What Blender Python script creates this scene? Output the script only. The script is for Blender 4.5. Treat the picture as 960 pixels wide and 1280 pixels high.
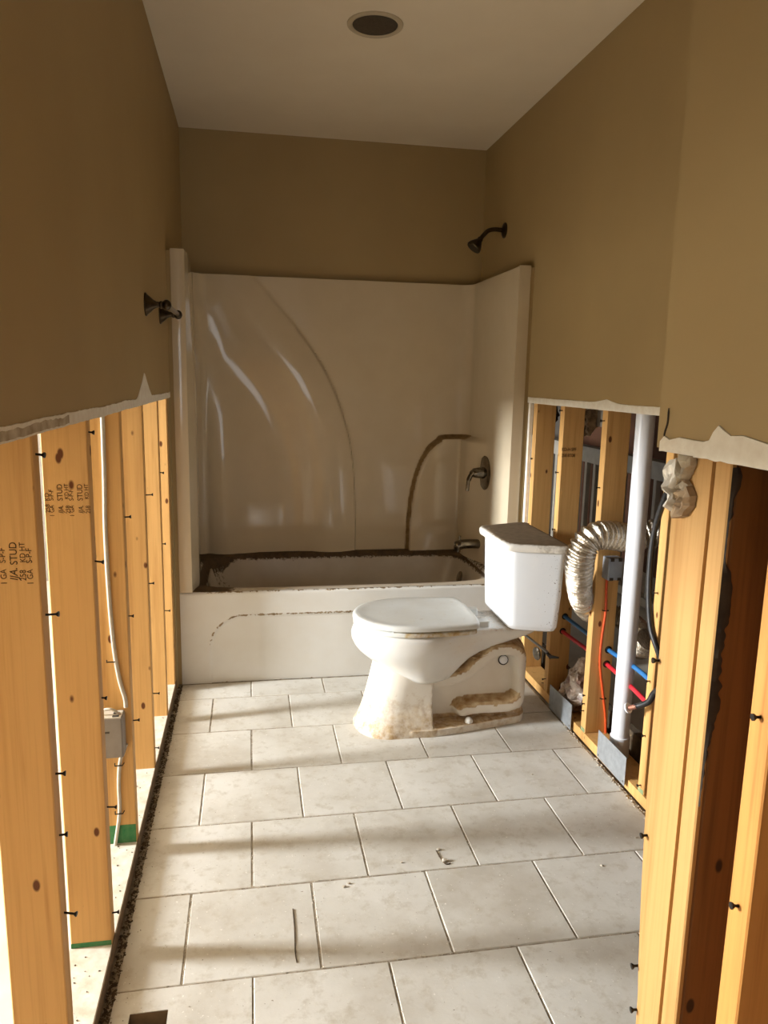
import bpy, bmesh, math, random
import numpy as np
from mathutils import Vector, Matrix, noise
random.seed(7)
S = bpy.context.scene
C = S.collection
for o in list(bpy.data.objects): bpy.data.objects.remove(o)

# ------------------------------------------------------------------ camera
F_PX, YAW, PITCH, ROLL, CX, CZ = 935.4651, 0.1782, -0.1773, 0.0203, 0.3198, 1.329
W, YB, CEIL, YT, CUT = 1.524, 3.9417, 2.4832, 3.1693, 1.238
_f = np.array([math.sin(YAW)*math.cos(PITCH), math.cos(YAW)*math.cos(PITCH), math.sin(PITCH)])
_r = np.array([math.cos(YAW), -math.sin(YAW), 0.0]); _u = np.cross(_r, _f)
_r, _u = _r*math.cos(ROLL)+_u*math.sin(ROLL), -_r*math.sin(ROLL)+_u*math.cos(ROLL)
def H(px, py, ax, v):
    """point where the sight line of a photo pixel meets the plane axis=v"""
    o = np.array([CX, 0, CZ]); d = _f + _r*(px-480)/F_PX - _u*(py-640)/F_PX
    return Vector((o + (v-o[ax])/d[ax]*d).tolist())
cam = bpy.data.cameras.new('camera'); camo = bpy.data.objects.new('camera', cam); C.objects.link(camo)
cam.sensor_fit = 'VERTICAL'; cam.sensor_height = 36; cam.lens = 36*F_PX/1280; cam.clip_start = .02
M = Matrix.Identity(4)
for i in range(3):
    M[i][0], M[i][1], M[i][2] = _r[i], _u[i], -_f[i]
M[0][3], M[1][3], M[2][3] = CX, 0, CZ
camo.matrix_world = M
S.camera = camo

# ------------------------------------------------------------------ world, daylight, exposure
S.view_settings.view_transform = 'Standard'; S.view_settings.look = 'None'
S.view_settings.gamma = 1; S.view_settings.use_curve_mapping = False
S.view_settings.exposure = -0.25
wd = bpy.data.worlds.new('sky'); S.world = wd; wd.use_nodes = True
wd.node_tree.nodes['Background'].inputs[0].default_value = (.80, .90, 1, 1)
wd.node_tree.nodes['Background'].inputs[1].default_value = .6
def daylight(name, loc, direction, sx, sy, power, col):
    l = bpy.data.lights.new(name, 'AREA'); l.shape = 'RECTANGLE'; l.size = sx; l.size_y = sy
    l.energy = power; l.color = col
    o = bpy.data.objects.new(name, l); C.objects.link(o); o.location = loc
    o.rotation_euler = Vector(direction).to_track_quat('-Z', 'Y').to_euler()
    return o
# window of the room beyond the left stud wall, windows of the room behind the camera
daylight('daylight_window_1', (-4.75, 2.22, 1.76), (1, 0, -.22), .55, 1.2, 930, (.93, .97, 1))
daylight('daylight_window_2', (.45, -3.35, 1.42), (0, 1, -.05), 1.0, 1.3, 12, (.96, .98, 1))

# ------------------------------------------------------------------ materials
def lin(c):
    return tuple(((v/255)/12.92 if v/255 <= .04045 else ((v/255+.055)/1.055)**2.4) for v in c)+(1,)
class N:
    def __init__(s, name):
        s.m = bpy.data.materials.new(name); s.m.use_nodes = True; s.t = s.m.node_tree
        s.b = s.t.nodes['Principled BSDF']
    def n(s, typ, **kw):
        o = s.t.nodes.new(typ)
        for k, v in kw.items(): setattr(o, k, v)
        return o
    def l(s, a, b): s.t.links.new(a, b)
    def coord(s, scale=(1,1,1), which='Object', rnd=True):
        tc = s.n('ShaderNodeTexCoord'); mp = s.n('ShaderNodeMapping')
        mp.inputs['Scale'].default_value = scale
        s.l(tc.outputs[which], mp.inputs['Vector'])
        if rnd:
            oi = s.n('ShaderNodeObjectInfo'); mu = s.n('ShaderNodeMath', operation='MULTIPLY'); mu.inputs[1].default_value = 37
            s.l(oi.outputs['Random'], mu.inputs[0]); cx = s.n('ShaderNodeCombineXYZ')
            for i in range(3): s.l(mu.outputs[0], cx.inputs[i])
            s.l(cx.outputs[0], mp.inputs['Location'])
        return mp.outputs[0]
    def noise(s, vec, scale=1, detail=4, rough=.55):
        o = s.n('ShaderNodeTexNoise'); o.inputs['Scale'].default_value = scale
        o.inputs['Detail'].default_value = detail; o.inputs['Roughness'].default_value = rough
        s.l(vec, o.inputs['Vector']); return o.outputs['Fac']
    def ramp(s, fac, stops):
        o = s.n('ShaderNodeValToRGB'); e = o.color_ramp.elements
        while len(e) < len(stops): e.new(.5)
        for q, (p_, c) in zip(e, stops): q.position = p_; q.color = c
        s.l(fac, o.inputs[0]); return o.outputs[0]
    def mix(s, fac, a, b, blend='MIX'):
        o = s.n('ShaderNodeMix', data_type='RGBA', blend_type=blend)
        for sock, v in ((o.inputs[0], fac), (o.inputs[6], a), (o.inputs[7], b)):
            if isinstance(v, (int, float)): sock.default_value = v
            elif isinstance(v, tuple): sock.default_value = v
            else: s.l(v, sock)
        return o.outputs[2]
    def math(s, op, a, b=0, c=0, clamp=False):
        o = s.n('ShaderNodeMath', operation=op); o.use_clamp = clamp
        for i, v in enumerate((a, b, c)):
            if isinstance(v, (int, float)): o.inputs[i].default_value = v
            else: s.l(v, o.inputs[i])
        return o.outputs[0]
    def bump(s, h, strength=.3, dist=.002):
        o = s.n('ShaderNodeBump'); o.inputs['Strength'].default_value = strength; o.inputs['Distance'].default_value = dist
        s.l(h, o.inputs['Height']); s.l(o.outputs[0], s.b.inputs['Normal'])
    def set(s, col=None, rough=None, metal=None, spec=None, coat=None):
        for k, v in (('Base Color', col), ('Roughness', rough), ('Metallic', metal), ('Specular IOR Level', spec), ('Coat Weight', coat)):
            if v is None: continue
            if isinstance(v, (int, float, tuple)): s.b.inputs[k].default_value = v
            else: s.l(v, s.b.inputs[k])
        return s.m
def plain(name, c, rough=.5, metal=0, c2=None, nscale=40, bump=0, bscale=200, spec=.5, coat=None, nd=4):
    s = N(name); v = s.coord(rnd=False)
    col = lin(c)
    if c2: col = s.mix(s.math('MULTIPLY_ADD', s.noise(v, nscale, nd), 2.2, -.6, True), lin(c), lin(c2))
    if bump: s.bump(s.noise(v, bscale, 3), bump, .002)
    return s.set(col, rough, metal, spec, coat)
def wood(name, a, b, dark, rough=.62, knots=True):
    s = N(name); v = s.coord((30, 30, 1.3)); v2 = s.coord((17, 17, 9)); v3 = s.coord((150, 150, 3))
    g = s.noise(v, 1, 5, .6)
    col = s.ramp(g, [(.30, lin(b)), (.48, lin(a)), (.62, lin(a)), (.75, lin(b))])
    fine = s.noise(v3, 1, 2)
    col = s.mix(s.math('MULTIPLY', s.math('SUBTRACT', fine, .48, 0, True), 2.0, 0, True), col, lin(b))
    if knots:
        vo = s.n('ShaderNodeTexVoronoi'); vo.inputs['Scale'].default_value = 1; s.l(v2, vo.inputs['Vector'])
        k = s.math('SUBTRACT', 1, s.math('MULTIPLY', vo.outputs['Distance'], 8.0), 0, True)
        k = s.math('MULTIPLY', k, 3.2, 0, True)
        col = s.mix(k, col, lin(dark))
    s.bump(fine, .25, .001)
    return s.set(col, rough, 0, .3)
def stained(name, base, base2, stain, stain2, rough=.25, amp=.8, sharp=6, scale=60, sc=(1,1,1), coat=None, bump=.0, srough=.8, detail=5):
    """surface whose dirt follows the vertex attribute 'stain', broken up by noise"""
    s = N(name); v = s.coord(rnd=False); vs = s.coord(sc, rnd=False)
    at = s.n('ShaderNodeAttribute'); at.attribute_name = 'stain'
    nz = s.noise(vs, scale, detail, .65)
    m = s.math('ADD', at.outputs['Fac'], s.math('MULTIPLY', s.math('SUBTRACT', nz, .5), amp))
    m = s.math('MULTIPLY_ADD', s.math('SUBTRACT', m, .5), sharp, .5, True)
    bc = s.mix(s.math('MULTIPLY_ADD', s.noise(v, 9, 4), 2, -.5, True), lin(base), lin(base2))
    scol = s.mix(s.math('MULTIPLY_ADD', s.noise(v, 35, 4), 2.4, -.7, True), lin(stain), lin(stain2))
    col = s.mix(m, bc, scol)
    r = s.math('MULTIPLY_ADD', m, srough-rough, rough)
    if bump: s.bump(s.noise(v, 30, 3), bump, .003)
    return s.set(col, r, 0, .5, coat)

MAT = {}
def wallpaint():
    s = N('khaki_paint'); v = s.coord(rnd=False)
    c = s.mix(s.math('MULTIPLY_ADD', s.noise(v, 2.2, 3), 2, -.5, True), lin((177,153,108)), lin((169,145,102)))
    s.bump(s.noise(v, 230, 2), .12, .001)
    return s.set(c, .6, 0, .35)
MAT['paint'] = wallpaint()
MAT['ceiling'] = plain('ceiling_paint', (242,229,206), .85, 0, (236,222,198), 3, .15, 160, .2)
MAT['gypsum'] = plain('torn_gypsum', (246,240,226), .9, 0, (232,222,204), 45, .4, 90, .2)
MAT['paper'] = plain('torn_paper', (214,203,180), .9, 0, (150,128,98), 25, .6, 60, .2)
MAT['stud'] = wood('pine_stud', (220,172,106), (198,147,84), (104,58,24))
MAT['stud_dark'] = wood('old_pine_stud', (196,138,70), (166,108,50), (80,46,20))
MAT['post'] = wood('post_timber', (188,144,86), (168,122,66), (120,76,38), knots=False)
MAT['rough'] = wood('shade_toned_rough_timber', (134,90,46), (108,70,34), (60,38,18))  # rough timber darkened so the post's side face looks shaded
MAT['plate_white'] = plain('dusty_plate', (226,220,208), .9, 0, (196,184,164), 30, .3, 90, .2)
MAT['edge'] = plain('dusty_timber_edge', (140,118,90), .9, 0, (110,92,68), 30, .4, 80)
MAT['screw'] = plain('black_screw', (30,26,22), .4, .6)
MAT['screw_steel'] = plain('steel_screw', (150,145,135), .3, .9)
MAT['green'] = plain('green_stain', (40,120,74), .9, 0, (90,140,90), 60)
MAT['green_pale'] = plain('pale_green_stain', (110,150,110), .9, 0, (170,160,110), 60)
MAT['ink'] = plain('stamp_ink', (66,46,24), .9, 0, (100,72,38), 300)
MAT['grout'] = plain('dirty_grout', (178,168,152), .95, 0, (112,98,78), 30, .6, 120, .2)
def tilemat():
    s = N('greige_tile'); v = s.coord(); vw = s.coord(rnd=False)
    n1 = s.noise(v, 3.2, 5, .6); n2 = s.noise(v, 26, 5, .7); n3 = s.noise(v, 130, 3)
    c = s.ramp(n1, [(.3, lin((180,173,161))), (.5, lin((200,196,187))), (.7, lin((212,209,202)))])
    c = s.mix(s.math('MULTIPLY_ADD', n2, 3.4, -1.75, True), c, lin((172,162,145)))
    c = s.mix(s.math('MULTIPLY', s.math('GREATER_THAN', n3, .70), .7), c, lin((232,228,220)))
    c = s.mix(s.math('MULTIPLY', s.math('LESS_THAN', n3, .275), .8), c, lin((110,96,76)))
    h = s.math('ADD', s.math('MULTIPLY', n2, .6), s.math('MULTIPLY', n3, .5))
    s.bump(h, .28, .002)
    return s.set(c, .62, 0, .35)
MAT['tile'] = tilemat()
MAT['subfloor'] = plain('concrete_floor', (214,208,196), .9, 0, (196,188,174), 6, .2, 60, .2)
MAT['hallwall'] = plain('grey_wall', (150,142,130), .9, 0, (130,122,112), 5)
MAT['brown'] = plain('brown_panel', (98,60,36), .8, 0, (78,48,30), 8)
MAT['white'] = plain('white_paint', (222,216,204), .5, 0, (208,200,186), 15)
MAT['fiberglass'] = stained('cream_fiberglass', (216,200,172), (211,194,165), (158,130,88), (128,100,62), .09, .35, 7, 26, coat=.0)
MAT['apron'] = stained('chipped_white_gelcoat', (222,220,214), (216,212,203), (120,96,66), (160,140,108), .3, 1.25, 14, 42, bump=.05)
MAT['basin'] = stained('dirty_basin', (202,190,172), (188,174,154), (98,76,48), (72,54,34), .3, .45, 14, 60)
MAT['china'] = stained('stained_vitreous_china', (228,226,221), (222,218,209), (142,102,54), (190,160,112), .22, .7, 3.2, 55, (1,1,1), .3)
MAT['china_foot'] = stained('silted_vitreous_china', (232,226,214), (222,212,196), (150,112,64), (206,184,146), .4, 1.0, 2.2, 38)
MAT['tank'] = stained('tank_china', (226,228,230), (222,224,227), (60,44,30), (120,92,60), .18, 1.3, 10, 130, coat=.4, detail=2)
MAT['tanklid'] = stained('dusty_tank_lid', (232,228,220), (222,214,200), (128,108,82), (104,86,62), .35, .7, 4, 30)
MAT['seat'] = stained('dusty_seat', (218,219,215), (206,204,196), (170,140,92), (200,180,140), .32, .8, 4, 40)
MAT['chrome'] = plain('tarnished_chrome', (150,142,130), .18, 1, (96,86,72), 40)
MAT['bronze'] = plain('dark_nickel', (92,82,68), .3, 1, (58,48,36), 30)
MAT['pvc'] = plain('white_pvc', (232,233,236), .3, 0, (224,224,226), 10)
MAT['foil'] = None
s = N('crinkled_foil'); v = s.coord(rnd=False)
s.bump(s.noise(v, 75, 4, .7), .8, .006); MAT['foil'] = s.set(s.mix(s.noise(v, 12, 2), lin((222,214,200)), lin((180,168,148))), .24, 1.0)
s = N('crumpled_wrap'); v = s.coord(rnd=False)
s.bump(s.noise(v, 28, 3, .6), .8, .02)
MAT['wrap'] = s.set(s.ramp(s.noise(v, 16, 3), [(.35, lin((120,84,70))), (.5, lin((176,158,142))), (.62, lin((210,200,190))), (.7, lin((150,100,110)))]), .3, .25)
MAT['boxgrey'] = plain('grey_plastic', (150,142,134), .5, 0, (138,130,122), 30)
MAT['boxblue'] = plain('blue_grey_plastic', (158,163,170), .5, 0, (138,143,150), 30)
MAT['cable_white'] = plain('white_cable', (208,200,184), .5, 0, (192,182,164), 60)
MAT['cable_orange'] = plain('orange_cable', (232,96,40), .45, 0, (214,78,30), 60)
MAT['black'] = plain('black_rubber', (26,26,28), .45, 0, (44,42,40), 80)
MAT['red'] = plain('red_pex', (206,40,52), .35); MAT['blue'] = plain('blue_pex', (46,112,170), .35)
MAT['copper'] = plain('copper_strands', (196,140,118), .4, .6, (150,96,76), 200)
MAT['steel'] = plain('galvanised_steel', (172,175,177), .5, .45, (146,149,151), 45)
MAT['dark'] = plain('dark_cavity', (44,36,28), .9, 0, (70,58,44), 30, .5, 60)
MAT['dirt'] = plain('dark_dirt', (58,46,32), .95, 0, (96,80,58), 50, .8, 60)
MAT['crumb'] = plain('plaster_crumb', (206,198,184), .95, 0, (170,156,132), 60)
MAT['batt'] = plain('old_insulation', (176,150,116), .95, 0, (96,76,54), 30, 1.0, 60)
MAT['grille'] = plain('dark_grille', (84,74,60), .7, 0, (66,56,44), 120)
MAT['trim'] = plain('off_white_trim', (196,180,152), .5)

# ------------------------------------------------------------------ mesh helpers
class MB:
    def __init__(s): s.v = []; s.f = []; s.st = {}
    def add(s, vs, fs, stain=None):
        b = len(s.v); s.v += [tuple(q) for q in vs]; s.f += [tuple(i+b for i in f) for f in fs]
        if stain is not None:
            for i, q in enumerate(stain): s.st[b+i] = q
        return s
    def box(s, a, b):
        (x0,y0,z0), (x1,y1,z1) = a, b
        return s.add([(x0,y0,z0),(x1,y0,z0),(x1,y1,z0),(x0,y1,z0),(x0,y0,z1),(x1,y0,z1),(x1,y1,z1),(x0,y1,z1)],
                     [(0,3,2,1),(4,5,6,7),(0,1,5,4),(1,2,6,5),(2,3,7,6),(3,0,4,7)])
    def prism(s, pts, z0, z1, axis=2):
        """outline of 2D points (counter-clockwise) extruded along an axis"""
        n = len(pts)
        def P(a, b, c): return {2:(a,b,c), 1:(a,c,b), 0:(c,a,b)}[axis]
        vs = [P(a,b,z0) for a,b in pts]+[P(a,b,z1) for a,b in pts]
        fs = [tuple(range(n-1,-1,-1)), tuple(range(n,2*n))]+[(i,(i+1)%n,n+(i+1)%n,n+i) for i in range(n)]
        return s.add(vs, fs)
    def cbox(s, a, b, c=.002):
        (x0,y0,z0), (x1,y1,z1) = a, b
        pts = [(x0+c,y0),(x1-c,y0),(x1,y0+c),(x1,y1-c),(x1-c,y1),(x0+c,y1),(x0,y1-c),(x0,y0+c)]
        return s.prism(pts, z0, z1)
    def loft(s, rings, cap0=True, cap1=True, closed=True, stain=None):
        n = len(rings[0]); vs = [q for r in rings for q in r]; fs = []
        for i in range(len(rings)-1):
            for j in range(n if closed else n-1):
                k = (j+1) % n; fs.append((i*n+j, i*n+k, (i+1)*n+k, (i+1)*n+j))
        if cap0: fs.append(tuple(range(n-1,-1,-1)))
        if cap1: fs.append(tuple((len(rings)-1)*n+j for j in range(n)))
        return s.add(vs, fs, stain)
    def tube(s, path, r, n=12, caps=True):
        path = [Vector(q) for q in path]; rings = []
        up = Vector((0,0,1)); prev = None
        for i, q in enumerate(path):
            d = (path[min(i+1,len(path)-1)]-path[max(i-1,0)]).normalized()
            if prev is None:
                a = d.cross(up) if abs(d.dot(up)) < .95 else d.cross(Vector((1,0,0)))
            else: a = prev - d*prev.dot(d)
            a.normalize(); prev = a; b = d.cross(a)
            rr = r[i] if isinstance(r, (list, tuple)) else r
            rings.append([q+(a*math.cos(t)+b*math.sin(t))*rr for t in [2*math.pi*j/n for j in range(n)]])
        return s.loft(rings, caps, caps)
    def lathe(s, origin, axis, prof, n=20):
        """profile of (distance along axis, radius)"""
        ax = Vector(axis).normalized(); o = Vector(origin)
        return s.tube_rings([(o+ax*d, r) for d, r in prof], ax, n)
    def tube_rings(s, pr, ax, n):
        a = ax.orthogonal().normalized(); b = ax.cross(a)
        return s.loft([[q+(a*math.cos(t)+b*math.sin(t))*max(r,1e-4) for t in [2*math.pi*j/n for j in range(n)]] for q, r in pr])
    def build(s, name, mat, parent=None, smooth=False, origin=None, fix=True):
        po = Vector(parent['_o']) if parent is not None else Vector((0,0,0))
        og = Vector(origin) if origin is not None else po
        me = bpy.data.meshes.new(name)
        me.from_pydata([tuple(Vector(q)-og) for q in s.v], [], s.f)
        me.materials.append(MAT[mat] if isinstance(mat, str) else mat)
        if fix:
            bm = bmesh.new(); bm.from_mesh(me); bmesh.ops.recalc_face_normals(bm, faces=bm.faces); bm.to_mesh(me); bm.free()
        if s.st:
            at = me.attributes.new('stain', 'FLOAT', 'POINT')
            for i, q in s.st.items(): at.data[i].value = q
        if smooth:
            for q in me.polygons: q.use_smooth = True
            if smooth != True: me.set_sharp_from_angle(angle=math.radians(smooth))
        o = bpy.data.objects.new(name, me); C.objects.link(o)
        o.location = og-po; o['_o'] = list(og)
        if parent is not None: o.parent = parent
        return o
def thing(name, label, cat, loc=(0,0,0), group=None):
    o = bpy.data.objects.new(name, None); C.objects.link(o); o.location = loc; o['_o'] = list(loc)
    o.empty_display_size = .05
    return tag(o, label, cat, group)
def tag(o, label, cat, group=None):
    o['label'] = label; o['category'] = cat
    if group: o['group'] = group
    return o
def struct(o, label=None):
    o['kind'] = 'structure'
    if label: o['label'] = label
    return o
def spline(pts, k=12):
    p_ = [Vector(q) for q in pts]; p_ = [p_[0]*2-p_[1]]+p_+[p_[-1]*2-p_[-2]]; out = []
    for i in range(1, len(p_)-2):
        a, b, c, d = p_[i-1:i+3]
        for j in range(k):
            t = j/k
            out.append(.5*((2*b)+(c-a)*t+(2*a-5*b+4*c-d)*t*t+(3*b-a-3*c+d)*t**3))
    out.append(p_[-2]); return out
def sstep(a, b, x):
    t = min(1, max(0, (x-a)/(b-a))); return t*t*(3-2*t)
def link_copy(o, parent, loc):
    c = o.copy(); C.objects.link(c); c.parent = parent; c.location = loc
    c['_o'] = list(Vector(parent['_o'])+Vector(loc)); return c

# ------------------------------------------------------------------ floor
fl = MB()
HX0, HX1, HY0, HY1 = .056, .134, 1.16, 1.432          # opening of the heating register
x0, x1, y0, y1 = -.004, W+.004, -1.6, YT+.02
for a, b in (((x0,y0),(HX0,y1)), ((HX1,y0),(x1,y1)), ((HX0,y0),(HX1,HY0)), ((HX0,HY1),(HX1,y1))):
    fl.box((a[0],a[1],-.05), (b[0],b[1],-.0018))
floor = struct(fl.build('floor', 'grout'), 'greige square tile floor laid in offset rows')
TP, TR, YC0 = .3105, .3028, 2.402
tile_mesh = {}
def tile(xa, xb, ya, yb, k):
    g = .0018; xa += g; xb -= g; ya += g; yb -= g
    cx, cy = (xa+xb)/2, (ya+yb)/2; w, h = (xb-xa)/2, (yb-ya)/2
    key = (round(w,4), round(h,4)); dz = random.uniform(-.0008, .0006)
    if key not in tile_mesh:
        m = MB(); c = .0022
        m.loft([[(-w,-h,-.012),(w,-h,-.012),(w,h,-.012),(-w,h,-.012)], [(-w,-h,-c),(w,-h,-c),(w,h,-c),(-w,h,-c)],
                [(-w+c,-h+c,0),(w-c,-h+c,0),(w-c,h-c,0),(-w+c,h-c,0)]])
        for i in range(len(m.v)): m.v[i] = (m.v[i][0]+cx, m.v[i][1]+cy, m.v[i][2])
        o = m.build('tile', 'tile', floor, origin=(cx,cy,0)); tile_mesh[key] = o; o.location.z = dz
    else: o = link_copy(tile_mesh[key], floor, (cx,cy,dz))
    o.rotation_euler = (random.uniform(-.0015,.0015), random.uniform(-.0015,.0015), 0)
    return o
for k in range(-8, 3):
    ya = YC0+k*TR; yb = min(ya+TR, YT-.003)
    off = .156 if k % 2 else .156-TP/2
    xs = [x for x in [off+TP*i for i in range(-1, 7)] if .045 < x < W-.03]
    xs = [.015]+xs+[W-.002]
    for xa, xb in zip(xs, xs[1:]):
        if k == -4 and xa < .1:
            m = MB(); g = .0024                                  # tile notched round the register opening
            a, b, c_, d = xa+g, xb-g, ya+g, yb-g
            m.prism([(a,c_),(HX0,c_),(HX0,HY1),(HX1,HY1),(HX1,c_),(b,c_),(b,d),(a,d)], -.012, 0)
            m.build('tile', 'tile', floor, origin=((a+b)/2,(c_+d)/2,0)); continue
        tile(xa, xb, ya, yb, k)

# floors and shell of the gutted rooms around the bathroom
m = MB(); m.box((-4.8,-3.4,-.06), (-.004,5.06,-.012)); m.box((-.004,-3.4,-.06), (4.4,-1.6,-.012)); m.box((W+.004,-1.6,-.06), (4.4,6.4,-.012))
struct(m.build('floor_around', 'subfloor'), 'pale dusty bare floor of the rooms beyond the studs')
m = MB(); m.box((-4.9,-3.5,CEIL), (4.5,6.5,CEIL+.05)); ceiling = struct(m.build('ceiling', 'ceiling'), 'flat off-white painted ceiling')
def wall_with_window(name, ax, pos, lo, hi, wlo, whi, z0, z1, mat):
    m = MB(); t = .1 if pos > 0 else -.1
    def b(a0, a1, c0, c1):
        if ax == 0: m.box((min(pos,pos+t),a0,c0), (max(pos,pos+t),a1,c1))
        else: m.box((a0,min(pos,pos+t),c0), (a1,max(pos,pos+t),c1))
    b(lo,wlo,-.05,CEIL); b(whi,hi,-.05,CEIL); b(wlo,whi,-.05,z0); b(wlo,whi,z1,CEIL)
    o = struct(m.build(name, mat)); return o
wall_with_window('wall_far_left', 0, -4.65, -3.4, 5.1, 1.90, 2.54, 1.12, 2.40, 'hallwall')
wall_with_window('wall_behind', 1, -3.25, -4.7, 4.4, -.1, 1.0, .72, 2.12, 'hallwall')
m = MB(); m.box((-4.65,5.0,-.05), (-.11,5.1,CEIL)); struct(m.build('wall_left_room_end', 'hallwall'))
m = MB(); m.box((3.1,-3.3,-.05), (3.2,6.4,CEIL)); struct(m.build('wall_stair', 'brown'))
m = MB(); m.box((W+.1,6.2,-.05), (3.1,6.3,CEIL)); struct(m.build('wall_stair_end', 'hallwall'))
for k, (ax, q) in enumerate(((0, (-4.66,1.90,2.54,1.12,2.40)), (1, (-3.26,-.1,1.0,.72,2.12)))):
    pos, a0, a1, z0, z1 = q; w = struct(bpy.data.objects.new('window_%d' % (k+1), None)); C.objects.link(w); w['_o'] = [0,0,0]
    def bar(n, a, b, c, d):
        m = MB(); m.box((pos-.03,a,c), (pos+.03,b,d)) if ax == 0 else m.box((a,pos-.03,c), (b,pos+.03,d)); m.build(n, 'white', w)
    bar('jamb', a0,a0+.03,z0,z1); bar('jamb', a1-.03,a1,z0,z1); bar('sill', a0+.03,a1-.03,z0,z0+.03); bar('head', a0+.03,a1-.03,z1-.03,z1)

# ------------------------------------------------------------------ walls
SX = -.006          # room face of the left studs
def screw(parent, p0, d, L=.024, mat='screw'):
    p0 = Vector(p0); d = Vector(d).normalized(); m = MB()
    m.lathe(p0-d*.006, d, [(0,.0019),(L,.0019),(L+.003,.0044),(L+.0052,.0046),(L+.0056,.0)], 8)
    return m.build('screw', mat, parent, smooth=40)
def stamp(parent, text, size, pos, mat='ink', sx=1, shear=0, up=True):
    cu = bpy.data.curves.new('stamp', 'FONT'); cu.body = text; cu.size = size; cu.shear = shear; cu.extrude = .0002
    t = bpy.data.objects.new('stamp', cu); C.objects.link(t)
    me = bpy.data.meshes.new_from_object(t.evaluated_get(bpy.context.evaluated_depsgraph_get()))
    bpy.data.objects.remove(t)
    R_ = Matrix(((0,-1,0),(0,0,-1),(1,0,0))) if up else Matrix(((1,0,0),(0,0,-1),(0,1,0)))
    og = Vector(parent['_o'])
    for v in me.vertices: v.co = R_ @ Vector((v.co.x*sx, v.co.y, v.co.z)) + Vector(pos) - og
    me.materials.clear(); me.materials.append(MAT[mat])
    o = bpy.data.objects.new('grade_stamp', me); C.objects.link(o); o.parent = parent; o['_o'] = list(og); return o

# left wall: painted drywall above a level cut, open studs below
m = MB(); m.box((-.012,-1.6,CUT), (0,YT+.02,CEIL)); m.box((-.012,YT+.02,CUT), (0,YB,CEIL)); m.box((-.012,3.13,.0), (0,YB,CUT)); m.box((-.11,3.13,0), (-.098,YB,CUT+.01)); m.box((.0001,YT+.004,0), (.0155,YT+.03,1.806)); m.box((-.11,-1.6,CUT+.01), (-.098,YB,CEIL))
wall_left = struct(m.build('wall_left', 'paint'), 'khaki painted drywall cut off level above bare studs')
def torn(parent, x, pts_up, pts_lo, t, mat='gypsum', name='torn_edge'):
    """strip of torn paper and gypsum along the cut, outline in (y, z)"""
    m = MB(); up = [(y,z) for y,z in pts_up]; lo = [(y,z) for y,z in pts_lo]
    n = len(up); vs = [(x,y,z) for y,z in up]+[(x+t,y,z-.0005) for y,z in up]+[(x,y,z) for y,z in lo]+[(x+t,y,z) for y,z in lo]
    fs = []
    for i in range(n-1):
        fs += [(n+i,n+i+1,3*n+i+1,3*n+i), (i,i+1,n+i+1,n+i), (2*n+i,3*n+i,3*n+i+1,2*n+i+1), (i,2*n+i,2*n+i+1,i+1)]
    fs += [(0,n,3*n,2*n), (n-1,3*n-1,4*n-1,2*n-1)]
    m.add(vs, fs); return m.build(name, mat, parent)
def strip(y0, y1, n, base, spikes, amp=.003):
    out = []
    for i in range(n+1):
        y = y0+(y1-y0)*i/n; z = base+amp*noise.noise((y*9,base*5,2.2))+amp*.6*noise.noise((y*40,1,base))
        for sy, sz, w0, w1 in spikes:
            t = 1-(sy-y)/w0 if y < sy else 1-(y-sy)/w1
            if t > 0: z = max(z, base+(sz-base)*t**1.3)
        out.append((y,z))
    return out
torn(wall_left, 0, strip(-.2,3.17,240,CUT+.018,[(2.431,1.332,.18,.17)]), strip(-.2,3.17,240,CUT-.004,[],.002), .0015)
torn(wall_left, .0013, strip(1.0,1.42,60,CUT+.012,[],.006), strip(1.0,1.42,60,CUT-.001,[],.003), .0006, 'paper', 'torn_paper')
stud0 = MB().cbox((-.0445,0,.038), (.0445,.038,CUT+.25))
LY = [.39, .79, 1.205, 1.595, 1.985, 2.39, 2.785, 3.085]
studs_l = []
for i, y in enumerate(LY):
    c = (SX-.0445, y, 0)
    if i == 0:
        m = MB(); m.v = [(a+c[0],b+c[1],d+c[2]) for a,b,d in stud0.v]; m.f = stud0.f
        o = m.build('stud', 'stud', wall_left, origin=c)
    else: o = link_copy(studs_l[0], wall_left, c)
    studs_l.append(o)
m = MB(); m.cbox((SX-.091,-1.6,0), (SX,3.129,.038)); m.v = [(x, y, z-.011 if z < .01 else z) for x,y,z in m.v]
sp = m.build('sole_plate', 'plate_white', wall_left)
m = MB(); m.box((SX+.0001,-1.0,-.01), (SX+.0022,3.129,.0375)); m.build('plate_edge', 'edge', wall_left)
for px, py in [(116,541),(49,570),(161,647),(185,621),(203,592),(123,705),(190,731),(206,682),(63,773),(165,773),(207,771),(74,977),(76,1062),
               (83,1159),(136,1023),(142,1161),(131,879),(170,906),(195,869),(197,939)]:
    h = H(px, py, 0, SX+.012); i = min(range(len(LY)), key=lambda j: abs(LY[j]+.019-h.y))
    screw(studs_l[i], (SX, LY[i]+.019, h.z), (1, random.uniform(-.2,.1), random.uniform(-.15,.05)), random.uniform(.012,.024))
for i, h0 in ((4, .055), (3, .012)):
    m = MB(); m.box((SX-.0885,LY[i]-.0006,.0385), (SX-.001,LY[i]+.0002,.038+h0)); m.build('green_mark', 'green', studs_l[i])
def stamp_block(stud, Y, cols, h):
    for px, pyb, body, k, sh in cols:
        p0 = H(px, pyb, 1, Y); stamp(stud, body, h*k, (p0.x, Y-.0004, p0.z), sx=.92, shear=sh)
Y1, Y2 = LY[2], LY[3]
sz = .0136
for px in (9, 42): stamp_block(studs_l[2], Y1, [(px, 731, '1 GA   S-P-F', .92, 0)], sz)
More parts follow.
